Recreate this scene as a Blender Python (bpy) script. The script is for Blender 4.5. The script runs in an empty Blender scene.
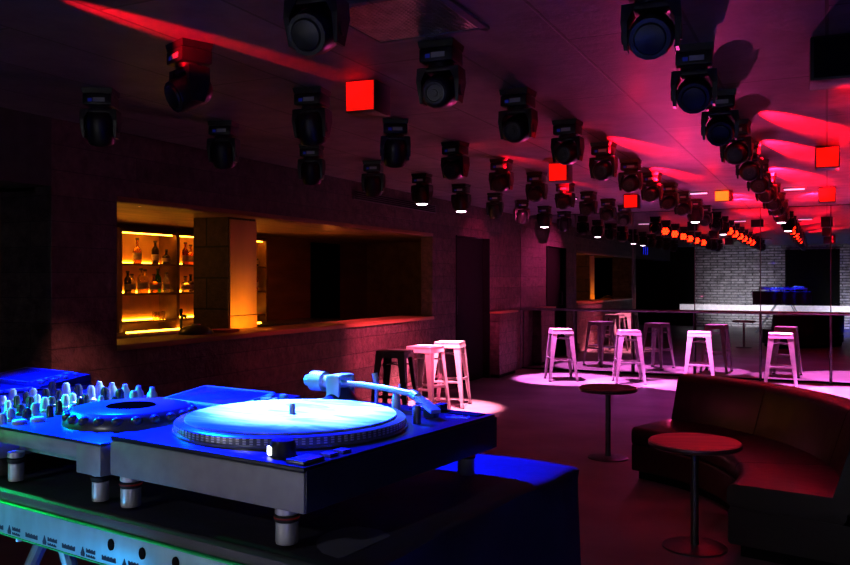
import bpy, bmesh, math, random
from mathutils import Vector, Matrix
random.seed(7)
sc = bpy.context.scene
C = sc.collection
PI = math.pi
R = math.radians

# ------------------------------------------------------------------ materials
def mat(name, col, rough=0.5, metal=0.0, emit=None, estr=0.0, var=0.25, nscale=12.0, bump=0.0,
        bscale=60.0, spec=0.5, trans=0.0, coat=0.0, stretch=(1, 1, 1), coord='Object'):
    m = bpy.data.materials.new(name); m.use_nodes = True
    nt = m.node_tree; n = nt.nodes; l = nt.links
    b = n['Principled BSDF']
    tc = n.new('ShaderNodeTexCoord'); mp = n.new('ShaderNodeMapping')
    mp.inputs['Scale'].default_value = stretch
    l.new(tc.outputs[coord], mp.inputs['Vector'])
    nz = n.new('ShaderNodeTexNoise'); nz.inputs['Scale'].default_value = nscale
    nz.inputs['Detail'].default_value = 5
    l.new(mp.outputs['Vector'], nz.inputs['Vector'])
    rp = n.new('ShaderNodeValToRGB')
    a = [max(0, c * (1 - var)) for c in col]; z = [min(1, c * (1 + var)) for c in col]
    rp.color_ramp.elements[0].position = 0.3; rp.color_ramp.elements[1].position = 0.7
    rp.color_ramp.elements[0].color = (*a, 1); rp.color_ramp.elements[1].color = (*z, 1)
    l.new(nz.outputs['Fac'], rp.inputs['Fac'])
    l.new(rp.outputs['Color'], b.inputs['Base Color'])
    b.inputs['Roughness'].default_value = rough
    b.inputs['Metallic'].default_value = metal
    b.inputs['Specular IOR Level'].default_value = spec
    b.inputs['Transmission Weight'].default_value = trans
    b.inputs['Coat Weight'].default_value = coat
    if emit is not None:
        b.inputs['Emission Color'].default_value = (*emit, 1)
        b.inputs['Emission Strength'].default_value = estr
    if bump > 0:
        n2 = n.new('ShaderNodeTexNoise'); n2.inputs['Scale'].default_value = bscale
        n2.inputs['Detail'].default_value = 6
        l.new(mp.outputs['Vector'], n2.inputs['Vector'])
        bp = n.new('ShaderNodeBump'); bp.inputs['Strength'].default_value = bump
        bp.inputs['Distance'].default_value = 0.02
        l.new(n2.outputs['Fac'], bp.inputs['Height'])
        l.new(bp.outputs['Normal'], b.inputs['Normal'])
    return m

def brick_mat(name, c1, c2, mortar, bw, rh, msize, rough, axes, bump=0.6, nstr=0.5, nscale=30, offset=0.5, rot=None):
    """brick / plank / panel pattern laid on world coordinates; axes picks which two axes carry it"""
    m = bpy.data.materials.new(name); m.use_nodes = True
    nt = m.node_tree; n = nt.nodes; l = nt.links
    b = n['Principled BSDF']
    g = n.new('ShaderNodeNewGeometry')
    sx = n.new('ShaderNodeSeparateXYZ'); l.new(g.outputs['Position'], sx.inputs[0])
    cx = n.new('ShaderNodeCombineXYZ')
    l.new(sx.outputs[axes[0]], cx.inputs['X']); l.new(sx.outputs[axes[1]], cx.inputs['Y'])
    if len(axes) > 2:     # run the pattern round corners: add the third axis to the first
        ad = n.new('ShaderNodeMath'); ad.operation = 'ADD'
        l.new(sx.outputs[axes[0]], ad.inputs[0]); l.new(sx.outputs[axes[2]], ad.inputs[1])
        l.new(ad.outputs[0], cx.inputs['X'])
    nz = n.new('ShaderNodeTexNoise'); nz.inputs['Scale'].default_value = nscale; nz.inputs['Detail'].default_value = 7
    nz.inputs['Roughness'].default_value = 0.65
    l.new(g.outputs['Position'], nz.inputs['Vector'])
    br = n.new('ShaderNodeTexBrick')
    br.inputs['Scale'].default_value = 1.0
    br.inputs['Brick Width'].default_value = bw; br.inputs['Row Height'].default_value = rh
    br.inputs['Mortar Size'].default_value = msize; br.inputs['Mortar Smooth'].default_value = 0.3
    br.offset = offset
    br.inputs['Color1'].default_value = (*c1, 1); br.inputs['Color2'].default_value = (*c2, 1)
    br.inputs['Mortar'].default_value = (*mortar, 1)
    l.new(cx.outputs[0], br.inputs['Vector'])
    mx = n.new('ShaderNodeMix'); mx.data_type = 'RGBA'; mx.blend_type = 'MULTIPLY'
    mx.inputs[0].default_value = nstr
    rp = n.new('ShaderNodeValToRGB')
    rp.color_ramp.elements[0].position = 0.3; rp.color_ramp.elements[1].position = 0.72
    rp.color_ramp.elements[0].color = (0.15, 0.15, 0.15, 1); rp.color_ramp.elements[1].color = (1.2, 1.2, 1.2, 1)
    l.new(nz.outputs['Fac'], rp.inputs['Fac'])
    l.new(br.outputs['Color'], mx.inputs[6]); l.new(rp.outputs['Color'], mx.inputs[7])
    l.new(mx.outputs[2], b.inputs['Base Color'])
    b.inputs['Roughness'].default_value = rough
    ad2 = n.new('ShaderNodeMath'); ad2.operation = 'MULTIPLY_ADD'
    l.new(br.outputs['Fac'], ad2.inputs[0]); ad2.inputs[1].default_value = -0.8
    l.new(nz.outputs['Fac'], ad2.inputs[2])
    bp = n.new('ShaderNodeBump'); bp.inputs['Strength'].default_value = bump; bp.inputs['Distance'].default_value = 0.03
    l.new(ad2.outputs[0], bp.inputs['Height']); l.new(bp.outputs['Normal'], b.inputs['Normal'])
    return m

M = {}
M['floor'] = mat('floor_concrete', (0.20, 0.19, 0.20), 0.42, var=0.3, nscale=1.6, bump=0.06, bscale=9)
M['ceiling'] = brick_mat('ceiling_boards', (0.30, 0.29, 0.31), (0.22, 0.21, 0.23), (0.12, 0.12, 0.12), 2.4, 0.52, 0.008, 0.5, ('Y', 'X'), bump=0.25, nstr=0.45, nscale=5)
M['wall_wood'] = brick_mat('wall_board_cladding', (0.16, 0.105, 0.095), (0.095, 0.066, 0.06), (0.05, 0.036, 0.033), 1.9, 0.17, 0.004, 0.55, ('Y', 'Z', 'X'), bump=1.0, nstr=0.8, nscale=11)
M['white_brick'] = brick_mat('white_painted_brick', (0.85, 0.85, 0.86), (0.5, 0.5, 0.52), (0.22, 0.22, 0.23), 0.42, 0.085, 0.02, 0.7, ('X', 'Z'), bump=1.0, nstr=0.75, nscale=9)
M['pier_brick'] = brick_mat('pier_dark_brick', (0.20, 0.11, 0.07), (0.14, 0.08, 0.05), (0.05, 0.035, 0.03), 0.6, 0.3, 0.01, 0.6, ('Y', 'Z', 'X'), bump=0.7, nstr=0.5, nscale=14)
M['dark'] = mat('black_paint', (0.005, 0.005, 0.0055), 0.8, bump=0.05, spec=0.15)
M['joint'] = mat('joint_dark', (0.05, 0.03, 0.04), 0.6)
M['recess'] = mat('dark_green_plaster', (0.05, 0.06, 0.05), 0.8, bump=0.1)
M['column_wood'] = mat('column_veneer', (0.62, 0.36, 0.13), 0.45, var=0.12, nscale=4, stretch=(1, 1, 0.15))
M['bar_wood'] = mat('bar_wood', (0.30, 0.15, 0.06), 0.4, var=0.35, nscale=6, stretch=(1, 0.2, 1), bump=0.1)
M['bar_ceiling'] = mat('bar_ceiling_wood', (0.42, 0.24, 0.12), 0.5, var=0.25, nscale=5, stretch=(3, 0.2, 1))
M['shelf_wood'] = mat('shelf_wood', (0.22, 0.10, 0.035), 0.45, var=0.3, nscale=8)
M['shelf_back'] = mat('amber_shelf_back', (0.75, 0.42, 0.12), 0.5, var=0.15, nscale=5)
M['amber_led'] = mat('amber_led', (1, 0.6, 0.1), 0.4, emit=(1.0, 0.47, 0.035), estr=15.0, var=0.05)
M['warm_led'] = mat('warm_led', (1, 0.8, 0.5), 0.4, emit=(1.0, 0.72, 0.4), estr=3.2, var=0.05)
M['steel_dark'] = mat('dark_steel', (0.12, 0.12, 0.13), 0.35, 0.8)
M['steel'] = mat('brushed_steel', (0.55, 0.55, 0.56), 0.3, 0.9)
M['mirror'] = mat('smoked_mirror', (0.60, 0.57, 0.60), 0.012, 1.0, var=0.04, nscale=0.6)
M['stool_light'] = mat('pale_galvanised_metal', (0.66, 0.64, 0.65), 0.34, 0.55, var=0.12)
M['stool_dark'] = mat('gunmetal', (0.10, 0.09, 0.10), 0.35, 0.6, var=0.2)
M['table_wood'] = mat('table_top_wood', (0.42, 0.17, 0.15), 0.35, var=0.35, nscale=5, stretch=(0.35, 3, 1), bump=0.05)
M['table_dark'] = mat('table_top_dark', (0.16, 0.07, 0.08), 0.35, var=0.3, nscale=5, stretch=(0.35, 3, 1))
M['leather'] = mat('black_leather', (0.016, 0.008, 0.009), 0.3, var=0.2, nscale=7, bump=0.12, bscale=14, spec=0.6)
M['fixture'] = mat('fixture_black', (0.014, 0.014, 0.016), 0.35, var=0.2, nscale=30)
M['fixture_edge'] = mat('fixture_charcoal', (0.035, 0.035, 0.04), 0.3, var=0.2, nscale=30)
M['lens'] = mat('dark_lens', (0.016, 0.02, 0.02), 0.3, var=0.2)
M['led_red'] = mat('red_led', (0.9, 0.05, 0.02), 0.4, emit=(1.0, 0.018, 0.003), estr=22.0, var=0.05)
M['led_white'] = mat('white_led', (1, 1, 1), 0.4, emit=(1.0, 0.80, 0.95), estr=9.0, var=0.03)
M['display'] = mat('fixture_display', (0.35, 0.36, 0.4), 0.25, var=0.2, emit=(0.5, 0.5, 0.6), estr=0.02)
M['display_blue'] = mat('blue_indicator', (0.03, 0.05, 0.3), 0.3, emit=(0.03, 0.06, 1.0), estr=0.10)
M['blue_lamp'] = mat('blue_lamp_diffuser', (0.03, 0.05, 0.6), 0.3, emit=(0.01, 0.03, 1.0), estr=0.9)
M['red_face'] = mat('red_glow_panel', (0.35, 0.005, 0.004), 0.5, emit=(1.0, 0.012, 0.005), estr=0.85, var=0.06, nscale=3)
M['orange_face'] = mat('orange_glow_panel', (0.9, 0.5, 0.05), 0.5, emit=(1.0, 0.35, 0.03), estr=0.9, var=0.1)
M['strip_white'] = mat('pink_white_strip', (1, 1, 1), 0.5, emit=(1.0, 0.55, 0.85), estr=1.3, var=0.05)
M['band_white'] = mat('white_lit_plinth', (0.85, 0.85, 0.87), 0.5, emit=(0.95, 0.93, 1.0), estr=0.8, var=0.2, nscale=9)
M['deck_top'] = mat('deck_black', (0.024, 0.027, 0.042), 0.28, 0.0, var=0.15, nscale=40)
M['deck_side'] = mat('deck_grey_side', (0.30, 0.30, 0.31), 0.45, 0.2, var=0.1, nscale=40, bump=0.03)
M['platter'] = mat('platter_metal', (0.28, 0.30, 0.34), 0.25, 0.6, var=0.1)
M['silver'] = mat('silver_metal', (0.78, 0.78, 0.8), 0.25, 0.35, var=0.05)
M['foot'] = mat('foot_metal', (0.55, 0.55, 0.56), 0.35, 0.4, var=0.1)
M['rubber'] = mat('black_rubber', (0.02, 0.02, 0.02), 0.7)
M['foot_ring'] = mat('foot_ring_red', (0.06, 0.006, 0.006), 0.4, emit=(0.8, 0.03, 0.03), estr=0.05)
M['cloth'] = mat('black_cloth', (0.025, 0.025, 0.035), 0.6, var=0.25, nscale=8, bump=0.35, bscale=7, spec=0.4)
M['desk_edge'] = mat('desk_board', (0.10, 0.10, 0.115), 0.5, var=0.15)
M['alu'] = mat('galvanised_channel', (0.34, 0.60, 0.66), 0.38, 0.35, var=0.2, nscale=18, stretch=(1, 1, 0.3))
M['lip'] = mat('green_channel_lip', (0.05, 0.75, 0.30), 0.3, 0.3)  # green light along the channel edges, put into the colour
M['ink'] = mat('printed_ink', (0.03, 0.07, 0.12), 0.6)
M['jog'] = mat('jog_wheel', (0.09, 0.10, 0.11), 0.3, 0.3, var=0.1)
M['jog_centre'] = mat('jog_display', (0.001, 0.001, 0.0012), 0.7, var=0.1, spec=0.0)
M['knob'] = mat('knob_plastic', (0.5, 0.52, 0.56), 0.3, 0.2, var=0.15)
M['knob_dark'] = mat('knob_black', (0.045, 0.045, 0.05), 0.25)
M['screen'] = mat('player_screen', (0.06, 0.07, 0.13), 0.18, var=0.1)
M['button'] = mat('button_pale', (0.55, 0.57, 0.6), 0.35)
M['strobe'] = mat('strobe_lens', (1, 1, 0.9), 0.3, emit=(0.95, 1.0, 0.85), estr=3.5, var=0.03)

# slipmat: pale felt with a printed blue brush-stroke motif
def slipmat_mat():
    m = bpy.data.materials.new('printed_slipmat'); m.use_nodes = True
    nt = m.node_tree; n = nt.nodes; l = nt.links; b = n['Principled BSDF']
    tc = n.new('ShaderNodeTexCoord')
    mp = n.new('ShaderNodeMapping'); mp.inputs['Scale'].default_value = (5, 16, 1); mp.inputs['Rotation'].default_value = (0, 0, R(28))
    l.new(tc.outputs['Object'], mp.inputs[0])
    nz = n.new('ShaderNodeTexNoise'); nz.inputs['Scale'].default_value = 1.0; nz.inputs['Detail'].default_value = 3
    nz.inputs['Distortion'].default_value = 1.4
    l.new(mp.outputs[0], nz.inputs['Vector'])
    rp = n.new('ShaderNodeValToRGB')
    e = rp.color_ramp.elements
    e[0].position = 0.40; e[0].color = (0.20, 0.30, 0.36, 1)
    e[1].position = 0.52; e[1].color = (0.62, 0.68, 0.68, 1)
    l.new(nz.outputs['Fac'], rp.inputs[0]); l.new(rp.outputs[0], b.inputs['Base Color'])
    b.inputs['Roughness'].default_value = 0.6
    return m
M['slipmat'] = slipmat_mat()

BOT = {}
for nm, c in {'amber': (0.75, 0.30, 0.04), 'dark red': (0.35, 0.06, 0.02), 'green': (0.03, 0.30, 0.08), 'clear': (0.9, 0.85, 0.7), 'dark': (0.06, 0.03, 0.02), 'yellow': (0.9, 0.65, 0.08)}.items():
    BOT[nm] = mat('glass_' + nm.replace(' ', '_'), c, 0.08, trans=0.75, var=0.05)
M['label'] = mat('bottle_label', (0.5, 0.38, 0.22), 0.6, var=0.3, nscale=30)
M['cap'] = mat('bottle_cap', (0.08, 0.05, 0.03), 0.4)

# ------------------------------------------------------------------ mesh helpers
def xf(verts, m4):
    if m4 is not None:
        for v in verts: v.co = m4 @ v.co

def add_box(bm, x0, x1, y0, y1, z0, z1, bev=0.0, seg=2, m4=None):
    r = bmesh.ops.create_cube(bm, size=1.0)
    vs = r['verts']
    for v in vs:
        v.co = Vector(((x0 + x1) / 2 + v.co.x * (x1 - x0), (y0 + y1) / 2 + v.co.y * (y1 - y0), (z0 + z1) / 2 + v.co.z * (z1 - z0)))
    if bev > 0:
        es = list({e for v in vs for e in v.link_edges})
        rr = bmesh.ops.bevel(bm, geom=es, offset=bev, segments=seg, affect='EDGES', profile=0.6)
        vs = list({v for f in rr['faces'] for v in f.verts} | {v for v in vs if v.is_valid})
    xf(vs, m4)

def add_lathe(bm, prof, seg=24, m4=None, cap=True):
    """prof: list of (radius, z) from bottom to top, round the z axis"""
    rings = []; new = []
    for r, z in prof:
        if r < 1e-6:
            v = bm.verts.new((0, 0, z)); rings.append([v]); new.append(v)
        else:
            ring = [bm.verts.new((r * math.cos(2 * PI * k / seg), r * math.sin(2 * PI * k / seg), z)) for k in range(seg)]
            rings.append(ring); new += ring
    for a, b in zip(rings, rings[1:]):
        for k in range(seg):
            k2 = (k + 1) % seg
            if len(a) == 1 and len(b) == 1: continue
            if len(a) == 1: bm.faces.new((a[0], b[k2], b[k])[::-1])
            elif len(b) == 1: bm.faces.new((a[k], a[k2], b[0]))
            else: bm.faces.new((a[k], a[k2], b[k2], b[k]))
    if cap:
        if len(rings[0]) > 1: bm.faces.new(rings[0][::-1])
        if len(rings[-1]) > 1: bm.faces.new(rings[-1])
    xf(new, m4)

def add_tube(bm, pts, rad, seg=10):
    pts = [Vector(p) for p in pts]
    rads = rad if isinstance(rad, (list, tuple)) else [rad] * len(pts)
    rings = []
    up = None
    for i, p in enumerate(pts):
        t = (pts[min(i + 1, len(pts) - 1)] - pts[max(i - 1, 0)]).normalized()
        if up is None:
            up = Vector((0, 0, 1)) if abs(t.z) < 0.9 else Vector((1, 0, 0))
        a = t.cross(up).normalized(); b = a.cross(t).normalized(); up = b
        rings.append([bm.verts.new(p + (a * math.cos(2 * PI * k / seg) + b * math.sin(2 * PI * k / seg)) * rads[i]) for k in range(seg)])
    for q, w in zip(rings, rings[1:]):
        for k in range(seg):
            k2 = (k + 1) % seg
            bm.faces.new((q[k], w[k], w[k2], q[k2]))
    bm.faces.new(rings[0]); bm.faces.new(rings[-1][::-1])

def add_prism(bm, a, b):
    """solid between two polygons of equal length"""
    va = [bm.verts.new(p) for p in a]; vb = [bm.verts.new(p) for p in b]
    n = len(va)
    for k in range(n):
        k2 = (k + 1) % n
        bm.faces.new((va[k], va[k2], vb[k2], vb[k]))
    bm.faces.new(va[::-1]); bm.faces.new(vb)

def nbm(): return bmesh.new()

def obj(name, bm, m, parent=None, smooth=True, loc=None):
    bmesh.ops.recalc_face_normals(bm, faces=bm.faces[:])
    me = bpy.data.meshes.new(name); bm.to_mesh(me); bm.free()
    me.materials.append(m)
    if smooth:
        me.polygons.foreach_set('use_smooth', [True] * len(me.polygons))
        try: me.set_sharp_from_angle(angle=R(35))
        except Exception: pass
    o = bpy.data.objects.new(name, me); C.objects.link(o)
    if parent is not None: o.parent = parent
    if loc is not None: o.location = loc
    return o

def box(name, m, parent, *a, bev=0.0, seg=2):
    bm = nbm(); add_box(bm, *a, bev=bev, seg=seg); return obj(name, bm, m, parent)

def lathe(name, m, parent, prof, seg=24, m4=None):
    bm = nbm(); add_lathe(bm, prof, seg, m4); return obj(name, bm, m, parent)

def tube(name, m, parent, pts, rad, seg=10):
    bm = nbm(); add_tube(bm, pts, rad, seg); return obj(name, bm, m, parent)

def tag(o, label, cat, group=None):
    o['label'] = label; o['category'] = cat
    if group: o['group'] = group
    return o

def thing(name, label, cat, loc=(0, 0, 0), rz=0.0, group=None):
    o = bpy.data.objects.new(name, None); C.objects.link(o)
    o.empty_display_size = 0.1
    o.location = loc; o.rotation_euler = (0, 0, rz)
    return tag(o, label, cat, group)

def struct(o, label=None):
    o['kind'] = 'structure'
    if label: o['label'] = label
    return o

def dup(root, loc, rz, label, group=None):
    r = root.copy(); C.objects.link(r); r.location = loc; r.rotation_euler = (0, 0, rz); r['label'] = label
    if group: r['group'] = group
    for ch in list(root.children):
        c = ch.copy(); C.objects.link(c); c.parent = r
        for g in list(ch.children):
            d = g.copy(); C.objects.link(d); d.parent = c
    return r

ORD = ['first', 'second', 'third', 'fourth', 'fifth', 'sixth', 'seventh', 'eighth', 'ninth', 'tenth', 'eleventh', 'twelfth']

# ------------------------------------------------------------------ camera
CAM_H = 1.48
YAW = R(25.84)
cam_d = bpy.data.cameras.new('camera'); cam = bpy.data.objects.new('camera', cam_d); C.objects.link(cam)
cam.location = (0, 0, CAM_H); cam.rotation_euler = (R(90), 0, YAW)
cam_d.sensor_width = 36.0; cam_d.lens = 36.0 * 830 / 850
cam_d.shift_y = -2.5 / 850
cam_d.clip_start = 0.02; cam_d.clip_end = 100
sc.camera = cam

# ------------------------------------------------------------------ room shell
XL, XR, YB, YM, ZC = -4.6, 2.84, -1.6, 13.15, 2.55
BY0, BY1, BZ0, BZ1 = 4.41, 9.72, 0.97, 2.08       # bar opening
DY0, DY1, DZ1 = 10.5, 11.7, 2.1                     # doorway
struct(box('floor', M['floor'], None, -8.2, XR + 0.2, YB - 0.2, YM + 0.25, -0.1, 0.0))
struct(box('ceiling', M['ceiling'], None, -8.2, XR + 0.2, YB - 0.2, YM + 0.25, ZC, ZC + 0.1))
bm = nbm()
T = 0.16
add_box(bm, XL - 0.5, XL, 3.85, BY0, 0, ZC)
add_box(bm, XL - T, XL, BY0, BY1, 0, BZ0)
add_box(bm, XL - T, XL, BY0, BY1, BZ1, ZC)
add_box(bm, XL - T, XL, BY1, DY0, 0, ZC)
add_box(bm, XL - T, XL, DY0, DY1, DZ1, ZC)
add_box(bm, XL - T, XL, DY1, YM, 0, ZC)
struct(obj('wall_left', bm, M['wall_wood'], None, False))
bm = nbm()
add_box(bm, -7.6, -7.45, YB, 3.85, 0, ZC)
add_box(bm, XL - 0.4, XL, YB, 3.85, 2.1, ZC)
struct(obj('wall_recess', bm, M['recess'], None, False))
struct(box('wall_back', M['white_brick'], None, -7.6, XR + 0.15, YB - 0.15, YB, 0, ZC))
struct(box('wall_right', M['dark'], None, XR, XR + 0.15, YB, YM, 0, ZC))
struct(box('wall_far', M['dark'], None, -7.6, XR + 0.15, YM + 0.04, YM + 0.2, 0, ZC))
# behind the camera, seen only in the mirror: dark door panel, plinth glowing in place of its lighting, side panel
struct(box('door_2', M['dark'], None, -1.16, 0.35, YB, YB + 0.05, 0, 2.42))
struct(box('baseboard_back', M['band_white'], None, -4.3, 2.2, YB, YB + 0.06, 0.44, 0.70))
struct(box('trim_back', M['dark'], None, -7.4, -3.83, YB, YB + 0.05, 0, ZC))
# bar room
struct(box('wall_bar_back', M['bar_wood'], None, -6.95, -6.8, 3.85, 12.0, 0, BZ1 + 0.02))
struct(box('wall_bar_end', M['bar_wood'], None, -6.8, XL - T, 11.85, 12.0, 0, BZ1 + 0.02))
struct(box('ceiling_bar', M['bar_ceiling'], None, -6.8, XL - T, BY0 - 0.56, 11.85, BZ1, BZ1 + 0.06))
struct(box('door_3', M['dark'], None, -6.8, -6.76, 10.2, 10.95, 0, 2.03))
d1 = struct(box('door_1', M['dark'], None, XL - 0.13, XL - 0.09, DY0 + 0.005, DY1 - 0.005, 0, DZ1 - 0.005))  # black slab filling the open doorway in place of its darkness
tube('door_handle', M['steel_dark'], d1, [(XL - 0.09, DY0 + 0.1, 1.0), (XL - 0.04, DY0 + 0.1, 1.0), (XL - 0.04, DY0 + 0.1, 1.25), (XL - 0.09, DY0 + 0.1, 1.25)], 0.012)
bm = nbm()
add_box(bm, XL - T, XL + 0.01, DY1 - 0.003, DY1 + 0.03, 0, DZ1); add_box(bm, XL - T, XL + 0.01, DY0 - 0.03, DY0 + 0.003, 0, DZ1)
struct(obj('trim_1', bm, M['dark'], None, False))

# ceiling trim line at the top of the bar opening, with a warm edge
struct(box('trim_2', M['bar_wood'], None, XL - T - 0.01, XL + 0.012, BY0, BY1, BZ1 - 0.035, BZ1 + 0.004, bev=0.004))
# pier in the bar: dark brick with an amber veneer face towards the room
pl = struct(box('pillar_bar', M['pier_brick'], None, -5.54, -5.12, 6.28, 6.70, 0, BZ1))
pl['label'] = 'square bar pillar in dark brick with amber veneer face'
box('veneer_face', M['column_wood'], pl, -5.12, -5.10, 6.29, 6.695, 1.14, BZ1 - 0.02, bev=0.004)
box('plinth_face', M['shelf_back'], pl, -5.12, -5.096, 6.285, 6.70, 0.9, 1.135, bev=0.004)

# mirror wall: one panel per joint
PW = 0.93
for k in range(8):
    x0 = XL + PW * k
    p = thing('mirror_panel', 'tall smoked mirror panel, %s along the far wall counted from the bar wall' % ORD[k], 'mirror', (x0 + PW / 2, YM, 0), 0, 'mirror panels on the far wall')
    box('mirror_glass', M['mirror'], p, -PW / 2 + 0.006, PW / 2 - 0.006, 0, 0.02, 0.03, ZC - 0.01)
    box('joint_strip', M['joint'], p, PW / 2 - 0.005, PW / 2 + 0.005 if k < 7 else PW / 2, -0.012, 0.02, 0.03, ZC - 0.01)
hr = thing('handrail', 'thin dark metal handrail standing in front of the mirror wall', 'handrail', (0, YM - 0.07, 0))
tube('rail', M['steel_dark'], hr, [(XL + 0.02, 0, 1.0), (XR - 0.02, 0, 1.0)], 0.022)
for k in range(9):
    x = min(max(XL + PW * k, XL + 0.03), XR - 0.03)
    tube('post', M['steel_dark'], hr, [(x, 0, 0), (x, 0, 1.0)], 0.02 if k in (5,) else 0.013)

# ------------------------------------------------------------------ bar
bc = thing('bar_counter', 'long dark bar counter set in the board-clad bar opening', 'bar counter', (0, 0, 0))
bm = nbm(); add_box(bm, -5.08, XL + 0.03, BY0 + 0.005, BY1 - 0.005, BZ0 + 0.002, BZ0 + 0.042, bev=0.006)
obj('countertop', bm, M['bar_wood'], bc)
box('back_panel', M['shelf_wood'], bc, -5.05, XL - T - 0.002, BY0 + 0.01, BY1 - 0.01, 0, BZ0)

SX0, SX1 = -6.79, -6.52       # shelf depth in x
def py_y(px, X=-6.52):
    a = (px - 425) / 830.0
    d = X / (0.9 * a - 0.4358)
    return (0.4358 * a + 0.9) * d
ys = [6.30, 7.14, 7.95, 8.78]
zs = [1.04, 1.34, 1.655, 2.0]
bs = thing('back_bar_shelf', 'backlit amber back bar shelving holding bottles behind the bar', 'shelving', (0, 0, 0))
box('back_panel', M['shelf_back'], bs, SX0, SX0 + 0.012, ys[0], ys[-1], zs[0], zs[-1])
for k, y in enumerate(ys):
    w = 0.05
    box('upright', M['shelf_wood'], bs, SX0 + 0.012, SX1, y - w / 2, y + w / 2, 0.94, zs[-1] + 0.02, bev=0.004)
for b_ in range(3):
    y0, y1 = ys[b_] + 0.026, ys[b_ + 1] - 0.026
    for k, z in enumerate(zs):
        sh = box('shelf', M['shelf_wood'], bs, SX0 + 0.013, SX1 - 0.004, y0, y1, z - 0.02, z, bev=0.003)
        if k < 3:
            box('light_strip', M['amber_led'], sh, SX0 + 0.014, SX0 + 0.034, y0 + 0.02, y1 - 0.02, z + 0.0005, z + 0.018)
        else:
            box('light_strip', M['amber_led'], sh, SX1 - 0.06, SX1 - 0.04, y0 + 0.02, y1 - 0.02, z - 0.032, z - 0.0205)

wc = thing('work_counter', 'amber-lit back work counter under the bottle shelving', 'counter', (0, 0, 0))
box('worktop', M['steel'], wc, SX0, -6.2, 5.2, 10.1, 0.89, 0.93, bev=0.004)
box('cabinet_body', M['shelf_wood'], wc, SX0, -6.25, 5.2, 10.1, 0, 0.885)
box('light_strip', M['amber_led'], wc, -6.50, -6.48, 6.35, 8.6, 0.9305, 0.945)
mb = thing('mixing_bowl', 'dark shallow bowl turned down on the bar counter beside the pillar', 'bowl', (-4.93, 5.62, BZ0 + 0.043))
lathe('bowl_shell', M['steel_dark'], mb, [(0.15, 0.0), (0.145, 0.02), (0.11, 0.055), (0.06, 0.075), (0.0, 0.08)], 28)
lathe('bowl_foot', M['steel'], mb, [(0.04, 0.074), (0.038, 0.085), (0.0, 0.086)], 20)
tr = thing('drinks_tray', 'round brass-coloured tray leaning low on the bar counter near the pillar', 'tray', (-4.9, 5.97, BZ0 + 0.043))
lathe('tray_plate', M['column_wood'], tr, [(0.0, 0.0), (0.12, 0.0), (0.14, 0.022), (0.136, 0.022), (0.118, 0.004), (0.0, 0.004)], 28)

def bottle_mesh(kind, h):
    bm = nbm()
    if kind == 0: pr = [(0.0, 0), (0.036, 0), (0.038, 0.01), (0.038, h * .58), (0.034, h * .66), (0.016, h * .76), (0.013, h * .8), (0.013, h * .95), (0.016, h * .955), (0.016, h), (0, h)]
    elif kind == 1: pr = [(0.0, 0), (0.044, 0), (0.046, 0.01), (0.046, h * .45), (0.04, h * .56), (0.02, h * .66), (0.014, h * .7), (0.014, h * .94), (0.018, h * .95), (0.018, h), (0, h)]
    else: pr = [(0.0, 0), (0.034, 0), (0.036, 0.01), (0.04, h * .5), (0.03, h * .7), (0.02, h * .78), (0.014, h * .82), (0.014, h * .93), (0.019, h * .94), (0.019, h), (0, h)]
    add_lathe(bm, pr, 16); return bm
protos = {}
def bottle(kind, colour, h, loc, label, group):
    key = (kind, colour, h)
    if key not in protos:
        t = thing('bottle', label, 'bottle', loc, random.uniform(0, 6), group)
        obj('glass_body', bottle_mesh(kind, h), BOT[colour], t)
        r = {0: 0.0385, 1: 0.0465, 2: 0.0405}[kind]
        lathe('paper_label', M['label'], t, [(r + .0008, h * .16), (r + .0008, h * .42)], 16, None) if kind != 2 else lathe('paper_label', M['label'], t, [(0.0385, h * .2), (0.0405, h * .45)], 16)
        lathe('cap', M['cap'], t, [(0.0, h * .94), (0.0195, h * .94), (0.0195, h + .004), (0, h + .004)], 12)
        protos[key] = t; return t
    return dup(protos[key], loc, random.uniform(0, 6), label, group)

def shelf_run(bay, shelf, items, bayname, shelfname, x=None):
    y0, y1 = ys[bay] + 0.09, ys[bay + 1] - 0.09
    n = len(items)
    for k, it in enumerate(items):
        if it is None: continue
        y = y0 + (y1 - y0) * (k / max(1, n - 1))
        kind, colour, h = it
        bottle(kind, colour, h, (-6.63 + (0.02 if k % 2 else -0.015), y, zs[shelf] + 0.0015),
               '%s glass bottle, %s from left, %s shelf, %s bay behind the bar' % (colour, ORD[sum(1 for q in items[:k] if q)], shelfname, bayname),
               'bottles on the %s back-bar bay, %s shelf' % (bayname, shelfname))
shelf_run(0, 2, [(0, 'dark red', .26), None, (1, 'amber', .27), None, (0, 'dark', .25), (1, 'dark', .16)], 'wide left', 'top')
shelf_run(0, 1, [(0, 'dark red', .24), (0, 'dark', .23), (2, 'clear', .2), (0, 'yellow', .26), (2, 'yellow', .25), (1, 'amber', .2), (0, 'green', .26), (0, 'clear', .22)], 'wide left', 'middle')
shelf_run(1, 2, [(0, 'amber', .24), (0, 'dark red', .25), (1, 'amber', .23), (0, 'amber', .25), (0, 'dark', .25), (0, 'dark red', .24)], 'middle', 'top')
shelf_run(1, 1, [(2, 'yellow', .22), (1, 'clear', .18), (1, 'dark', .2), (0, 'yellow', .25), (2, 'yellow', .24), (0, 'clear', .24)], 'middle', 'middle')
shelf_run(2, 2, [None, None, (0, 'amber', .25), None, (1, 'dark', .18)], 'right', 'top')
shelf_run(2, 1, [None, None, (0, 'dark', .23), None, (0, 'dark red', .26)], 'right', 'middle')
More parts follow.
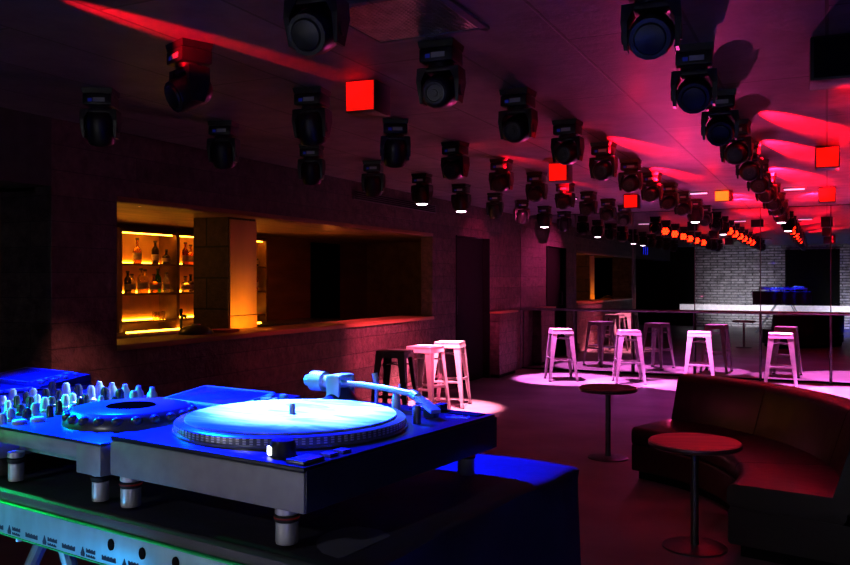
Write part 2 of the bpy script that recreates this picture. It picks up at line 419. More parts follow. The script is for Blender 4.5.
# stemless glasses on the lower shelf
gm = mat('drinking_glass', (0.95, 0.85, 0.6), 0.05, trans=0.9, var=0.03)
g0 = None
for k in range(6):
    y = 6.86 + 0.045 * k if k < 4 else 8.45 + 0.09 * (k - 4)
    if k >= 4: y = 8.42 + 0.1 * (k - 4)
    lab = 'small clear tumbler, %s from the left on the lowest back-bar shelf' % ORD[k]
    if g0 is None:
        g0 = thing('tumbler', lab, 'glass', (-6.6, y, zs[0] + 0.0015), 0, 'tumblers on the lowest back-bar shelf')
        lathe('glass_body', gm, g0, [(0.0, 0), (0.019, 0), (0.021, 0.09), (0.0195, 0.09), (0.0175, 0.008), (0, 0.008)], 14)
        lathe('rim', gm, g0, [(0.0195, 0.09), (0.0212, 0.0905), (0.0212, 0.0925), (0.0195, 0.093)], 14)
    else:
        dup(g0, (-6.6, y, zs[0] + 0.0015), 0, lab)
sb = thing('beer_tap', 'short dark tap post standing on the back work counter', 'tap', (-6.35, 7.0, 0.93))
tube('post', M['steel_dark'], sb, [(0, 0, 0), (0, 0, 0.13), (0.03, 0, 0.16), (0.07, 0, 0.15)], 0.016)
lathe('tap_handle', M['dark'], sb, [(0.0, 0.15), (0.012, 0.15), (0.018, 0.23), (0.0, 0.24)], 12)

# bar soffit downlights
for k, (x, y, w) in enumerate([(-5.0, 5.05, 'over the left end of the bar'), (-4.95, 7.62, 'left of the pair over the bar middle'), (-4.95, 7.86, 'right of the pair over the bar middle')]):
    t = thing('downlight', 'tiny bright recessed downlight, %s' % w, 'downlight', (x, y, BZ1), 0, 'downlights in the bar ceiling')
    lathe('trim_ring', M['steel'], t, [(0.03, -0.004), (0.042, -0.004), (0.042, 0.0), (0.03, 0.0)], 20)
    lathe('bulb', M['warm_led'], t, [(0.0, -0.008), (0.022, -0.006), (0.03, 0.0), (0, 0.0)], 16)

# low cabinet next to the doorway
cb = thing('side_cabinet', 'waist-high dark cabinet against the wall beside the black doorway', 'cabinet', (XL, 12.1, 0))
box('cabinet_body', M['wall_wood'], cb, 0.004, 0.16, -0.36, 0.42, 0.05, 0.97, bev=0.006)
box('cabinet_top', M['bar_wood'], cb, 0.004, 0.18, -0.38, 0.44, 0.972, 1.0, bev=0.004)
box('plinth', M['dark'], cb, 0.004, 0.14, -0.34, 0.4, 0, 0.05)

# ------------------------------------------------------------------ bar stools
def make_stool(label, m, loc, rz, group):
    t = thing('bar_stool', label, 'bar stool', loc, rz, group)
    H = 0.76
    bm = nbm()
    add_box(bm, -0.155, 0.155, -0.155, 0.155, H - 0.022, H, bev=0.018, seg=3)
    obj('seat', bm, m, t)
    bm = nbm()
    for s in range(4):
        m4 = Matrix.Rotation(s * PI / 2, 4, 'Z')
        add_prism(bm, [m4 @ Vector(p) for p in ((-0.15, -0.152, H - 0.02), (0.15, -0.152, H - 0.02), (0.15, -0.148, H - 0.02), (-0.15, -0.148, H - 0.02))],
                  [m4 @ Vector(p) for p in ((-0.155, -0.160, H - 0.07), (0.155, -0.160, H - 0.07), (0.155, -0.156, H - 0.07), (-0.155, -0.156, H - 0.07))])
    obj('apron', bm, m, t)
    for s in range(4):
        m4 = Matrix.Rotation(s * PI / 2, 4, 'Z')
        top = Vector((0.152, 0.152, H - 0.03)); bot = Vector((0.215, 0.215, 0.0))
        def sec(c, w, th):
            return [c, c + Vector((-w, 0, 0)), c + Vector((-w, -th, 0)), c + Vector((-th, -th, 0)), c + Vector((-th, -w, 0)), c + Vector((0, -w, 0))]
        bm = nbm()
        add_prism(bm, [m4 @ p for p in sec(top, 0.075, 0.008)], [m4 @ p for p in sec(bot, 0.032, 0.008)])
        lg = obj('leg', bm, m, t)
        bm = nbm(); add_box(bm, bot.x - 0.036, bot.x + 0.003, bot.y - 0.036, bot.y + 0.003, 0, 0.014, bev=0.003, m4=m4)
        obj('foot_cap', bm, M['rubber'], lg)
    def at(z): return 0.152 + (0.215 - 0.152) * (H - 0.03 - z) / (H - 0.03) - 0.008
    for s in range(4):
        z = 0.33 if s % 2 else 0.30
        a = at(z)
        m4 = Matrix.Rotation(s * PI / 2, 4, 'Z')
        bm = nbm(); add_box(bm, -a, a, -a - 0.004, -a + 0.004, z - 0.014, z + 0.014, bev=0.002, m4=m4)
        obj('footrest', bm, m, t)
    z = 0.60; a = at(z)
    bm = nbm(); add_tube(bm, [(-a, -a, z), (0, 0, z + .03), (a, a, z)], 0.007, 8); add_tube(bm, [(-a, a, z), (0, 0, z + .012), (a, -a, z)], 0.007, 8)
    obj('cross_brace', bm, m, t)
    return t
G1 = 'bar stools along the bar front'; G2 = 'bar stools by the mirror wall'
make_stool('dark gunmetal bar stool, nearest of the three along the bar front', M['stool_dark'], (-4.0, 7.55, 0), R(8), G1)
sA = make_stool('pale metal bar stool, middle of the three along the bar front', M['stool_light'], (-3.97, 8.2, 0), R(-4), G1)
dup(sA, (-4.0, 8.93, 0), R(10), 'pale metal bar stool beside the black doorway, farthest of three along the bar', G1)
for (x, y, r, l) in [(-3.55, 11.95, 28, 'pink-lit metal bar stool by the mirror, first from the bar wall'),
                     (-2.57, 12.05, 20, 'pink-lit metal bar stool by the mirror, second from the bar wall'),
                     (-1.61, 12.15, 6, 'pink-lit metal bar stool by the mirror, third, just left of sofa back'),
                     (-0.57, 12.3, 4, 'pink-lit metal bar stool by the mirror, fourth, behind the sofa')]:
    dup(sA, (x, y, 0), R(r), l, G2)

# ------------------------------------------------------------------ cocktail tables
def make_table(label, loc, m, rt, rb, h, rz):
    t = thing('cocktail_table', label, 'table', loc, rz, 'low round cocktail tables')
    tp = lathe('table_top', m, t, [(0.0, h - 0.035), (rt - 0.012, h - 0.035), (rt, h - 0.028), (rt, h - 0.006), (rt - 0.006, h), (0, h)], 64)
    lathe('edge_band', M['steel_dark'], tp, [(rt + 0.0006, h - 0.027), (rt + 0.002, h - 0.025), (rt + 0.002, h - 0.009), (rt + 0.0006, h - 0.007)], 64)
    lathe('pole', M['steel_dark'], t, [(0.024, 0.018), (0.022, 0.04), (0.022, h - 0.05), (0.06, h - 0.042), (0.06, h - 0.0355)], 20)
    lathe('base', M['steel_dark'], t, [(rb, 0), (rb, 0.008), (rb - 0.02, 0.016), (0.05, 0.02), (0.0, 0.02)], 48)
    return t
make_table('small round red-lit wooden cocktail table in front of the curved sofa', (-0.66, 4.79, 0), M['table_wood'], 0.248, 0.172, 0.59, R(20))
make_table('small round dark cocktail table out on the floor left of the sofa', (-1.64, 6.88, 0), M['table_dark'], 0.237, 0.165, 0.59, R(-15))

# ------------------------------------------------------------------ curved sofa
sf = thing('curved_sofa', 'curved black leather banquette sofa around the red-lit cocktail table', 'sofa', (-1.75, 5.0, 0))
def sweep(prof, a0, a1, n):
    bm = nbm(); rings = []
    for i in range(n + 1):
        a = R(a0 + (a1 - a0) * i / n)
        rings.append([bm.verts.new((r * math.cos(a), r * math.sin(a), z)) for r, z in prof])
    k = len(prof)
    for p, q in zip(rings, rings[1:]):
        for j in range(k):
            j2 = (j + 1) % k
            bm.faces.new((p[j], p[j2], q[j2], q[j]))
    bm.faces.new(rings[0]); bm.faces.new(rings[-1][::-1])
    return bm
def rounded(pts, r, n=4):
    out = []
    m = len(pts)
    for i in range(m):
        p0, p, p2 = Vector(pts[i - 1]), Vector(pts[i]), Vector(pts[(i + 1) % m])
        d0 = (p0 - p).normalized(); d2 = (p2 - p).normalized()
        rr = min(r, (p0 - p).length * .45, (p2 - p).length * .45)
        s, e = p + d0 * rr, p + d2 * rr
        for k in range(n + 1):
            t = k / n
            out.append(tuple((s * (1 - t) ** 2 + p * 2 * t * (1 - t) + e * t * t)))
    return out
A0, A1 = -12, 70
obj('plinth', sweep([(1.36, 0), (2.06, 0), (2.06, 0.07), (1.36, 0.07)], A0 + 1, A1 - 1, 40), M['dark'], sf)
obj('base', sweep(rounded([(1.30, 0.065), (2.10, 0.065), (2.10, 0.26), (1.30, 0.26)], 0.02), A0, A1, 48), M['leather'], sf)
# seat cushions and back pads are divided by seams
cuts = [A0, 14, 45, A1]
for a, b in zip(cuts, cuts[1:]):
    obj('seat', sweep(rounded([(1.29, 0.255), (1.88, 0.255), (1.88, 0.39), (1.29, 0.385)], 0.05, 5), a + 0.12, b - 0.12, 22), M['leather'], sf)
for a, b in zip([A0, 14, 45], [14, 45, A1 - 1]):
    obj('backrest', sweep(rounded([(1.80, 0.34), (2.10, 0.25), (2.115, 0.73), (1.92, 0.73)], 0.055, 5), a + 0.1, b - 0.1, 22), M['leather'], sf)

# ------------------------------------------------------------------ moving head lights
HZ = ZC
def head_parts(t, tilt, lens_mat, seven):
    bm = nbm()
    add_prism(bm, [(-0.085, -0.075, 0), (0.085, -0.075, 0), (0.085, 0.075, 0), (-0.085, 0.075, 0)],
              [(-0.08, -0.07, -0.03), (0.08, -0.07, -0.03), (0.08, 0.07, -0.03), (-0.08, 0.07, -0.03)])
    add_box(bm, -0.08, 0.08, -0.075, 0.075, -0.095, -0.03, bev=0.012)
    add_tube(bm, [(0, 0, -0.095), (0, 0, -0.115)], 0.06, 16)
    bs = obj('base', bm, M['fixture'], t)
    box('display', M['display'], bs, -0.02, 0.045, -0.0775, -0.074, -0.078, -0.055)
    box('indicator', M['display_blue'], bs, -0.048, -0.026, -0.0775, -0.074, -0.078, -0.06)
    bm = nbm()
    add_box(bm, -0.098, 0.098, -0.045, 0.045, -0.135, -0.11, bev=0.01)
    for s in (-1, 1):
        add_prism(bm, [(s * 0.098, -0.05, -0.115), (s * 0.098, 0.05, -0.115), (s * 0.05, 0.05, -0.115), (s * 0.05, -0.05, -0.115)],
                  [(s * 0.102, -0.05, -0.175), (s * 0.102, 0.05, -0.175), (s * 0.08, 0.05, -0.175), (s * 0.08, -0.05, -0.175)])
        add_prism(bm, [(s * 0.102, -0.05, -0.175), (s * 0.102, 0.05, -0.175), (s * 0.08, 0.05, -0.175), (s * 0.08, -0.05, -0.175)],
                  [(s * 0.092, -0.03, -0.27), (s * 0.092, 0.03, -0.27), (s * 0.08, 0.03, -0.27), (s * 0.08, -0.03, -0.27)])
        add_tube(bm, [(s * 0.072, 0, -0.215), (s * 0.102, 0, -0.215)], 0.026, 14)
    obj('yoke', bm, M['fixture'], t)
    # head, built along +y (front) and -y (rear), then tilted about x
    m4 = Matrix.Translation((0, 0, -0.215)) @ Matrix.Rotation(tilt, 4, 'X')
    toy = Matrix.Rotation(-PI / 2, 4, 'X')      # lathe z axis -> +y
    hd = lathe('head', M['fixture'], t, [(0.0, -0.09), (0.056, -0.09), (0.064, -0.084), (0.074, -0.055), (0.078, -0.02), (0.078, 0.05), (0.074, 0.075), (0.07, 0.085), (0.0, 0.085)], 14, m4 @ toy)
    lathe('rear_cap', M['fixture_edge'], hd, [(0.0, -0.095), (0.015, -0.095), (0.016, -0.0915), (0.036, -0.0915), (0.038, -0.095), (0.050, -0.094), (0.055, -0.089), (0.0, -0.089)], 24, m4 @ toy)
    bm = nbm()
    if seven:
        for k in range(7):
            a = k * PI / 3
            c = Vector((0, 0, 0)) if k == 6 else Vector((0.048 * math.cos(a), 0.048 * math.sin(a), 0))
            add_lathe(bm, [(0.022, 0.085), (0.021, 0.092), (0.0, 0.097)], 10, m4 @ toy @ Matrix.Translation(c))
    else:
        add_lathe(bm, [(0.055, 0.085), (0.05, 0.093), (0.0, 0.1)], 24, m4 @ toy)
    obj('lens', bm, lens_mat, hd)

head_protos = {}
def head(x, y, kind, rz, label, group):
    if kind not in head_protos:
        t = thing('moving_head_light', label, 'stage light', (x, y, HZ), rz, group)
        if kind == 'back': head_parts(t, R(16), M['lens'], True)
        elif kind == 'red': head_parts(t, R(12), M['led_red'], True)
        elif kind == 'down': head_parts(t, R(-90), M['led_white'], False)
        elif kind == 'idle': head_parts(t, R(-70), M['lens'], False)
        elif kind == 'front': head_parts(t, R(205), M['lens'], False)
        head_protos[kind] = t; return t
    return dup(head_protos[kind], (x, y, HZ), rz, label, group)

rowname = {'A': 'row above the sofa', 'B': 'third row from bar wall', 'C': 'second row from bar wall', 'D': 'row along the bar wall'}
rows = {
    'A': (-0.55, [2.95, 3.98, 5.0, 5.97, 7.0, 8.03, 9.05, 10.1, 11.1, 12.1]),
    'B': (-1.575, [2.4, 3.42, 4.46, 5.46, 6.46, 7.46, 8.46, 9.46, 10.46, 11.5, 12.5]),
    'C': (-2.61, [2.93, 3.93, 4.93, 5.93, 6.95, 7.95, 8.95, 9.95, 10.95, 11.95]),
    'D': (-3.69, [3.42, 4.48, 5.55, 6.55, 7.55, 8.55, 9.6, 10.6, 11.6, 12.6]),
}
kinds = {
    'A': 'front front front red red red red red red down'.split(),
    'B': 'front back back red red red red red red down back'.split(),
    'C': 'front idle idle red red red red red red back'.split(),
    'D': 'idle idle idle idle down down idle idle down idle'.split(),
}
for rn, (x, yl) in rows.items():
    for k, y in enumerate(yl):
        kd = kinds[rn][k]
        rz = {'front': R(6), 'back': R(random.uniform(-8, 8)), 'red': R(random.uniform(-10, 6)), 'down': 0, 'idle': R(random.choice((18, -14, 10, 30)))}[kd]
        if rn == 'C' and k == 0: rz = R(-22)
        st = {'front': 'unlit', 'back': 'unlit', 'idle': 'unlit', 'red': 'red-lit', 'down': 'white-lit'}[kd]
        head(x, y, kd, rz, '%s black moving head, %s from the front, ceiling %s' % (st, ORD[k], rowname[rn]), 'moving head lights, ' + rowname[rn])

# ceiling speaker boxes, red beam light on their fronts put in as emission
gb = 'red-fronted boxes hung from the ceiling'
b0 = None
for (x, y, lab) in [(-2.24, 3.92, 'red-fronted black ceiling box nearest the camera, among the left lights'),
                    (-2.2, 7.4, 'red-fronted black ceiling box halfway along, left of the middle lights'),
                    (-2.2, 10.5, 'red-fronted black ceiling box farthest along, close to the mirror'),
                    (0.0, 7.45, 'red-fronted black ceiling box at the right edge, nearer of two'),
                    (0.0, 10.7, 'red-fronted black ceiling box at the right edge, farther of two')]:
    if b0 is None:
        b0 = thing('ceiling_box', lab, 'speaker', (x, y, ZC), R(4), gb)
        box('cabinet', M['fixture'], b0, -0.088, 0.088, -0.10, 0.10, -0.175, -0.008, bev=0.006)
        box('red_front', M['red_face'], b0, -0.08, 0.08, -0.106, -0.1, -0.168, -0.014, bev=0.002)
        box('mount_plate', M['steel_dark'], b0, -0.05, 0.05, -0.05, 0.05, -0.008, -0.0005)
    else:
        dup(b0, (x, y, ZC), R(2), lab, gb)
kb = thing('ceiling_speaker', 'unlit black speaker box at the top right corner of the ceiling', 'speaker', (0.04, 4.1, ZC), R(2))
box('cabinet', M['fixture'], kb, -0.11, 0.14, -0.1, 0.12, -0.2, -0.008, bev=0.008)
box('grille', M['dark'], kb, -0.095, 0.125, -0.108, -0.1, -0.19, -0.02, bev=0.002)
ob = thing('emergency_light', 'small orange-yellow glowing ceiling lamp box near the mirror', 'lamp', (-1.12, 10.5, ZC), 0)
box('housing', M['fixture'], ob, -0.09, 0.11, -0.04, 0.06, -0.13, -0.005, bev=0.005)
box('diffuser', M['orange_face'], ob, -0.085, 0.07, -0.047, -0.04, -0.125, -0.01, bev=0.002)
for x, w, l in [(-1.42, 0.26, 'short glowing pink-white strip light left of the orange ceiling lamp'), (-0.34, 0.24, 'short glowing pink-white strip light right of the orange ceiling lamp'), (-3.05, 0.3, 'short glowing pink-white strip light toward the bar side of the ceiling')]:
    t = thing('strip_light', l, 'strip light', (x, 10.5, ZC), 0, 'strip lights across the ceiling')
    box('housing', M['fixture'], t, -w / 2, w / 2, -0.02, 0.02, -0.014, -0.0005)
    box('tube', M['strip_white'], t, -w / 2 + .01, w / 2 - .01, -0.015, 0.015, -0.03, -0.0145, bev=0.004)

# ceiling grille hatch
gh = thing('ceiling_vent', 'square perforated vent hatch flush in the ceiling above the turntable', 'vent', (-1.55, 3.0, ZC))
bm = nbm()
for s in range(4):
    m4 = Matrix.Rotation(s * PI / 2, 4, 'Z'); add_box(bm, -0.27, 0.27, -0.27, -0.235, -0.016, -0.0005, bev=0.003, m4=m4)
obj('frame', bm, M['ceiling'], gh)
bm = nbm()
for k in range(24):
    u = -0.23 + 0.02 * k
    add_box(bm, u - 0.004, u + 0.004, -0.235, 0.235, -0.012, -0.004); add_box(bm, -0.235, 0.235, u - 0.004, u + 0.004, -0.0118, -0.0042)
obj('perforated_panel', bm, M['steel'], gh, False)
lv = thing('linear_vent', 'long slotted air vent high on the bar wall below the ceiling', 'vent', (XL, 8.7, 2.4))
box('frame', M['steel_dark'], lv, 0.001, 0.016, -1.0, 1.1, -0.05, 0.05, bev=0.003)
for k in range(4):
    box('slot', M['dark'], lv, 0.016, 0.019, -0.97, 1.07, -0.04 + 0.022 * k, -0.028 + 0.022 * k)

# blue lamps on the wall out of frame, seen in the mirror
for k in range(3):
    t = thing('blue_wall_lamp', 'small blue wall lamp seen in the mirror, %s of three' % ORD[k], 'lamp', (XL + 0.001, 3.0 - 0.28 * k, 2.3), 0, 'blue wall lamps')
    box('housing', M['fixture'], t, 0.0, 0.03, -0.05, 0.05, -0.12, 0.12, bev=0.005)
    box('diffuser', M['blue_lamp'], t, 0.03, 0.04, -0.04, 0.04, -0.11, 0.11, bev=0.004)

# ------------------------------------------------------------------ DJ desk (frame turned 7.66 degrees)
DA = -R(33.5 - 25.84)
def W(u, v, z):       # u to the DJ's left, v forward
    r = -u
    return (r * math.cos(DA) - v * math.sin(DA), r * math.sin(DA) + v * math.cos(DA), z)
TZ = 1.172
dk = thing('dj_desk', 'black DJ desk with cloth cover and galvanised slotted channel along its edge', 'desk', W(0, 0, 0), DA)
# in the desk frame x = -u, y = v
X0, X1, Y0, Y1 = -2.05, -0.558, 0.685, 1.316
box('desk_top', M['desk_edge'], dk, X0, -0.60, Y0, Y1 - 0.005, TZ - 0.021, TZ - 0.0075, bev=0.002)
def cloth_cover():
    bm = nbm()
    nx, ny = 60, 40
    # top sheet + drop over the right and far edges, with soft folds; built as a grid that bends over the edges
    drop = 0.37
    def pt(s, t):      # s along x from left to right edge then down; t along y from near to far then down
        x = X0 + s; y = Y0 + 0.012 + t
        z = TZ - 0.005
        ox = max(0, x - X1); oy = max(0, y - Y1)
        rr = 0.0
        if ox > 0:
            z -= ox; x = X1 + 0.006 * math.sin(22 * y) + 0.01 * min(1, ox * 4)
        if oy > 0:
            z = min(z, TZ - oy) if ox <= 0 else TZ - max(ox, oy)
            y = Y1 + 0.006 * math.sin(25 * x) + 0.008 * min(1, oy * 4)
        if ox <= 0 and oy <= 0:
            e = min(X1 - x, Y1 - y)
            z += 0.003 * math.sin(14 * x + 9 * y) * math.exp(-((x + 0.62) ** 2) / 0.01) + 0.002 * math.sin(30 * y)* math.exp(-((x + 0.6) ** 2) / 0.006)
            z -= 0.008 * math.exp(-max(0, e) / 0.006)
        return (x, y, z)
    Lx = X1 - X0 + drop; Ly = Y1 - Y0 - 0.012 + drop
    svals = [ (X1 - X0) * i / 44 for i in range(44)] + [X1 - X0 - 0.012, X1 - X0 - 0.004, X1 - X0] + [X1 - X0 + drop * (i + 1) / 14 for i in range(14)]
    tl = Y1 - Y0 - 0.012
    tvals = [tl * i / 30 for i in range(30)] + [tl - 0.012, tl - 0.004, tl] + [tl + drop * (i + 1) / 14 for i in range(14)]
    g = [[bm.verts.new(pt(s, t)) for t in tvals] for s in svals]
    for i in range(len(svals) - 1):
        for j in range(len(tvals) - 1):
            if svals[i] >= X1 - X0 and tvals[j] >= tl: continue
            bm.faces.new((g[i][j], g[i + 1][j], g[i + 1][j + 1], g[i][j + 1]))
    # square corner: join the two drops
    return bm
bm = cloth_cover(); bmesh.ops.remove_doubles(bm, verts=bm.verts[:], dist=0.0005)
bmesh.ops.delete(bm, geom=[v for v in bm.verts if not v.link_faces], context='VERTS')
obj('cloth_cover', bm, M['cloth'], dk)
ch = box('slotted_channel', M['alu'], dk, X0, -0.6, Y0 - 0.004, Y0 + 0.03, TZ - 0.068, TZ - 0.023, bev=0.002)
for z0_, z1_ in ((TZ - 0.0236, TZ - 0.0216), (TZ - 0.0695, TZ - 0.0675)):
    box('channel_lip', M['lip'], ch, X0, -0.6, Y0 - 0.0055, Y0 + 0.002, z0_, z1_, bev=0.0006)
for k in range(6):
    x = -0.944 + 0.0635 * k
    bm = nbm(); add_lathe(bm, [(0.0075, 0), (0.0075, 0.0025)], 18, Matrix.Translation((x, Y0 - 0.0035, TZ - 0.039)) @ Matrix.Rotation(PI / 2, 4, 'X') @ Matrix.Diagonal((0.75, 1, 1, 1)))
    obj('slot_hole', bm, M['dark'], ch)
# small printed stamps (a drop-shaped mark and blurred lines of lettering) repeated along the channel
rnd = random.Random(3)
ya, yb = Y0 - 0.0046, Y0 - 0.003
for k in range(8):
    bm = nbm()
    x = -1.184 - 0.089 + 0.089 * k
    if x > -0.62: break
    zc = TZ - 0.0595
    shp = [(-.0036, -.0058), (.0036, -.0058), (.0044, -.002), (.0022, .002), (.0, .0068), (-.0022, .002), (-.0044, -.002)]
    add_prism(bm, [(x + p, ya, zc + q) for p, q in shp], [(x + p, yb, zc + q) for p, q in shp])
    def run(c, n, w0, w1, z0, z1):
        for q in range(n):
            w = rnd.uniform(w0, w1); add_box(bm, c, c + w, ya, yb, z0, z1 - (0.0012 if q % 2 else 0)); c += w + 0.0008
    run(x + 0.008, 7, .0016, .0026, zc + .0006, zc + .0058)
    run(x + 0.008, 8, .0012, .0021, zc - .0052, zc - .0018)
    run(x + 0.042, 9, .002, .0032, zc - .0028, zc + .0034)
    obj('printed_stamp', bm, M['ink'], ch, False)
tube('leg', M['alu'], dk, [(-1.185, 0.76, TZ - 0.07), (-0.62, 0.76, 0.0)], 0.011)
tube('leg', M['alu'], dk, [(-1.205, 0.76, TZ - 0.07), (-1.95, 0.76, 0.0)], 0.011)
tube('leg', M['alu'], dk, [(-1.185, 1.24, TZ - 0.025), (-0.62, 1.24, 0.0)], 0.011)
tube('leg', M['alu'], dk, [(-1.205, 1.24, TZ - 0.025), (-1.95, 1.24, 0.0)], 0.011)
lathe('channel_bolt', M['silver'], dk, [(0.0, TZ - 0.077), (0.005, TZ - 0.076), (0.006, TZ - 0.068), (0, TZ - 0.068)], 12, Matrix.Translation((-1.172, Y0 + 0.004, 0)))

def foot(parent, x, y, z0, z1, r=0.0135, ring=True):
    f = lathe('foot', M['foot'], parent, [(r * .95, z0), (r, z0 + .003), (r, z0 + (z1 - z0) * .62), (r * .8, z0 + (z1 - z0) * .64)], 20, Matrix.Translation((x, y, 0)))
    h = z0 + (z1 - z0) * .64
    lathe('damper', M['rubber'], f, [(r * 1.05, h), (r * 1.12, h + .003), (r * 1.12, h + .006), (r * .9, h + .0075)], 20, Matrix.Translation((x, y, 0)))
    lathe('collar', M['foot'], f, [(r * .9, h + .0075), (r * 1.05, h + .009), (r * 1.05, z1 + 0.001)], 20, Matrix.Translation((x, y, 0)))
    if ring: lathe('red_ring', M['foot_ring'], f, [(r * 1.13, h + .0035), (r * 1.15, h + .004), (r * 1.15, h + .005), (r * 1.13, h + .0055)], 20, Matrix.Translation((x, y, 0)))

# ---- turntable (battle style: its right side points away from the DJ)
ox, oy = -0.81, 0.935
tt = thing('turntable', 'black DJ turntable with grey side and raised tonearm on the blue-lit desk', 'turntable', W(-ox, oy, TZ), DA)
def L(x, y): return (x - ox, y - oy)
zt = 1.267 - TZ; zb = 1.213 - TZ
box('chassis', M['deck_side'], tt, -0.1765, 0.1765, -0.2265, 0.2265, zb, zt - 0.006, bev=0.004)
box('deck_plate', M['deck_top'], tt, -0.1755, 0.1755, -0.2255, 0.2255, zt - 0.0065, zt, bev=0.002)
box('front_fascia', M['deck_top'], tt, 0.1765, 0.1785, -0.224, 0.2255, zb + .002, zt - 0.004, bev=0.0008)
for fx in (-0.15, 0.137):
    for fy in (-0.212, 0.2):
        foot(tt, fx, fy, 0.0, zb)
px_, py_ = L(-0.827, 0.90)
pm = Matrix.Translation((px_, py_, 0))
pt_ = lathe('platter', M['platter'], tt, [(0.168, zt + 0.0005), (0.168, zt + 0.004), (0.165, zt + 0.0045), (0.1645, zt + 0.014), (0.162, zt + 0.0155), (0, zt + 0.0155)], 96, pm)
bm = nbm()
for rr in range(3):
    for k in range(110):
        a = 2 * PI * k / 110
        m4 = pm @ Matrix.Rotation(a, 4, 'Z') @ Matrix.Translation((0.1648, 0, zt + 0.0062 + rr * 0.003))
        add_box(bm, -0.0006, 0.0006, -0.0022, 0.0022, -0.0009, 0.0009, m4=m4)
obj('strobe_dots', bm, M['silver'], pt_, False)
lathe('spindle', M['silver'], tt, [(0.0045, zt + 0.014), (0.0045, zt + 0.03), (0.003, zt + 0.034), (0, zt + 0.035)], 14, pm)
sm_loc = W(0.827, 0.90, TZ + zt + 0.0157)
bm = nbm(); add_lathe(bm, [(0.0065, 0.0), (0.151, 0.0), (0.1515, 0.001), (0.151, 0.0028), (0.0065, 0.0028)], 96, cap=False)
smo = obj('slipmat', bm, M['slipmat'], None); smo.location = sm_loc; smo.rotation_euler = (0, 0, DA)
tag(smo, 'round pale printed slipmat glowing blue-white on the turntable platter', 'slipmat')
# tonearm
tx, ty = L(-0.905, 1.105)
ta = lathe('tonearm', M['deck_top'], tt, [(0.034, zt), (0.034, zt + 0.006), (0.028, zt + 0.012), (0.022, zt + 0.02), (0.014, zt + 0.03), (0.0, zt + 0.031)], 28, Matrix.Translation((tx, ty, 0)))
az = 1.304 - TZ
bm = nbm()
for s in (-1, 1): add_box(bm, tx - 0.014, tx + 0.014, ty + s * 0.019 - 0.003, ty + s * 0.019 + 0.003, zt + 0.012, az + 0.014, bev=0.002)
add_box(bm, tx - 0.014, tx + 0.014, ty - 0.021, ty + 0.021, zt + 0.012, zt + 0.021, bev=0.002)
add_box(bm, tx - 0.012, tx + 0.012, ty - 0.021, ty + 0.021, az + 0.010, az + 0.015, bev=0.002)
obj('gimbal', bm, M['silver'], ta)
ex, ey = L(-0.735, 1.085)
tube('arm_tube', M['silver'], ta, [(tx - 0.03, ty, az), (tx, ty, az), (tx + 0.05, ty - 0.001, az), (tx + 0.10, ty - 0.008, az - 0.001), (ex - 0.03, ey + 0.004, az - 0.003), (ex - 0.012, ey + 0.004, az - 0.005), (ex, ey - 0.001, az - 0.007)], 0.0052, 12)
toX = Matrix.Rotation(PI / 2, 4, 'Y')
lathe('counterweight', M['silver'], ta, [(0.0, -0.075), (0.010, -0.075), (0.011, -0.062), (0.0175, -0.061), (0.0175, -0.034), (0.012, -0.032), (0.012, -0.022), (0.0, -0.022)], 24, Matrix.Translation((tx, ty, az)) @ toX)
hs0 = Vector((ex, ey, az - 0.008)); hs1 = Vector((*L(-0.683, 1.062), zt + 0.014))
dv = (hs1 - hs0).normalized(); sd = Vector((-dv.y, dv.x, 0)).normalized() * 0.009; up = Vector((0, 0, 0.004))
bm = nbm()
add_prism(bm, [hs0 - sd * .6 - up, hs0 + sd * .6 - up, hs0 + sd * .6 + up, hs0 - sd * .6 + up], [hs1 - sd - up, hs1 + sd - up, hs1 + sd + up * .4, hs1 - sd + up * .4])
add_tube(bm, [hs0 - dv * 0.012, hs0 + dv * 0.004], 0.0075, 14)
add_tube(bm, [hs0.lerp(hs1, .5) - sd * .9, hs0.lerp(hs1, .6) - sd * 2.4 + Vector((0, 0, .006))], 0.0016, 8)
obj('headshell', bm, M['silver'], ta)
bm = nbm(); mid = hs0.lerp(hs1, .72)
add_box(bm, mid.x - 0.009, mid.x + 0.012, mid.y - 0.007, mid.y + 0.007, zt + 0.002, mid.z - 0.004, bev=0.002)
obj('cartridge', bm, M['deck_top'], ta)
rx, ry = L(-0.79, 1.108)
bm = nbm(); add_lathe(bm, [(0.008, zt), (0.007, zt + 0.02), (0.0045, az - 0.009), (0, az - 0.008)], 14, Matrix.Translation((rx, ry, 0)))
add_tube(bm, [(rx, ry - .012, az - .003), (rx, ry - .007, az - .009), (rx, ry, az - .0085), (rx, ry + .009, az - .009), (rx, ry + .011, az + .005)], 0.002, 8)
obj('arm_rest', bm, M['silver'], tt)
ax, ay = L(-0.845, 1.118)
bm = nbm(); add_tube(bm, [(ax, ay + .01, zt), (ax, ay + .01, zt + .04)], 0.003, 8); add_tube(bm, [(ax, ay + .01, zt + .04), (ax - .004, ay + .01, zt + .055)], 0.0055, 10)
obj('cue_lever', bm, M['silver'], tt)
lx, ly = L(-0.69, 1.02)
lathe('target_lamp', M['platter'], tt, [(0.0065, zt), (0.0065, zt + 0.024), (0.006, zt + 0.027), (0, zt + 0.027)], 18, Matrix.Translation((lx, ly, 0)))
sx_, sy_ = L(-0.70, 0.745)
sl = lathe('strobe_lamp', M['deck_top'], tt, [(0.016, zt), (0.016, zt + 0.013), (0.014, zt + 0.019), (0, zt + 0.0195)], 24, Matrix.Translation((sx_, sy_, 0)))
bm = nbm(); add_box(bm, -0.0055, 0.0055, -0.002, 0.002, zt + 0.002, zt + 0.0125, bev=0.0015, m4=Matrix.Translation((sx_, sy_, 0)) @ Matrix.Rotation(R(-33), 4, 'Z') @ Matrix.Translation((0, -0.0165, 0)))
obj('strobe_window', bm, M['strobe'], sl)
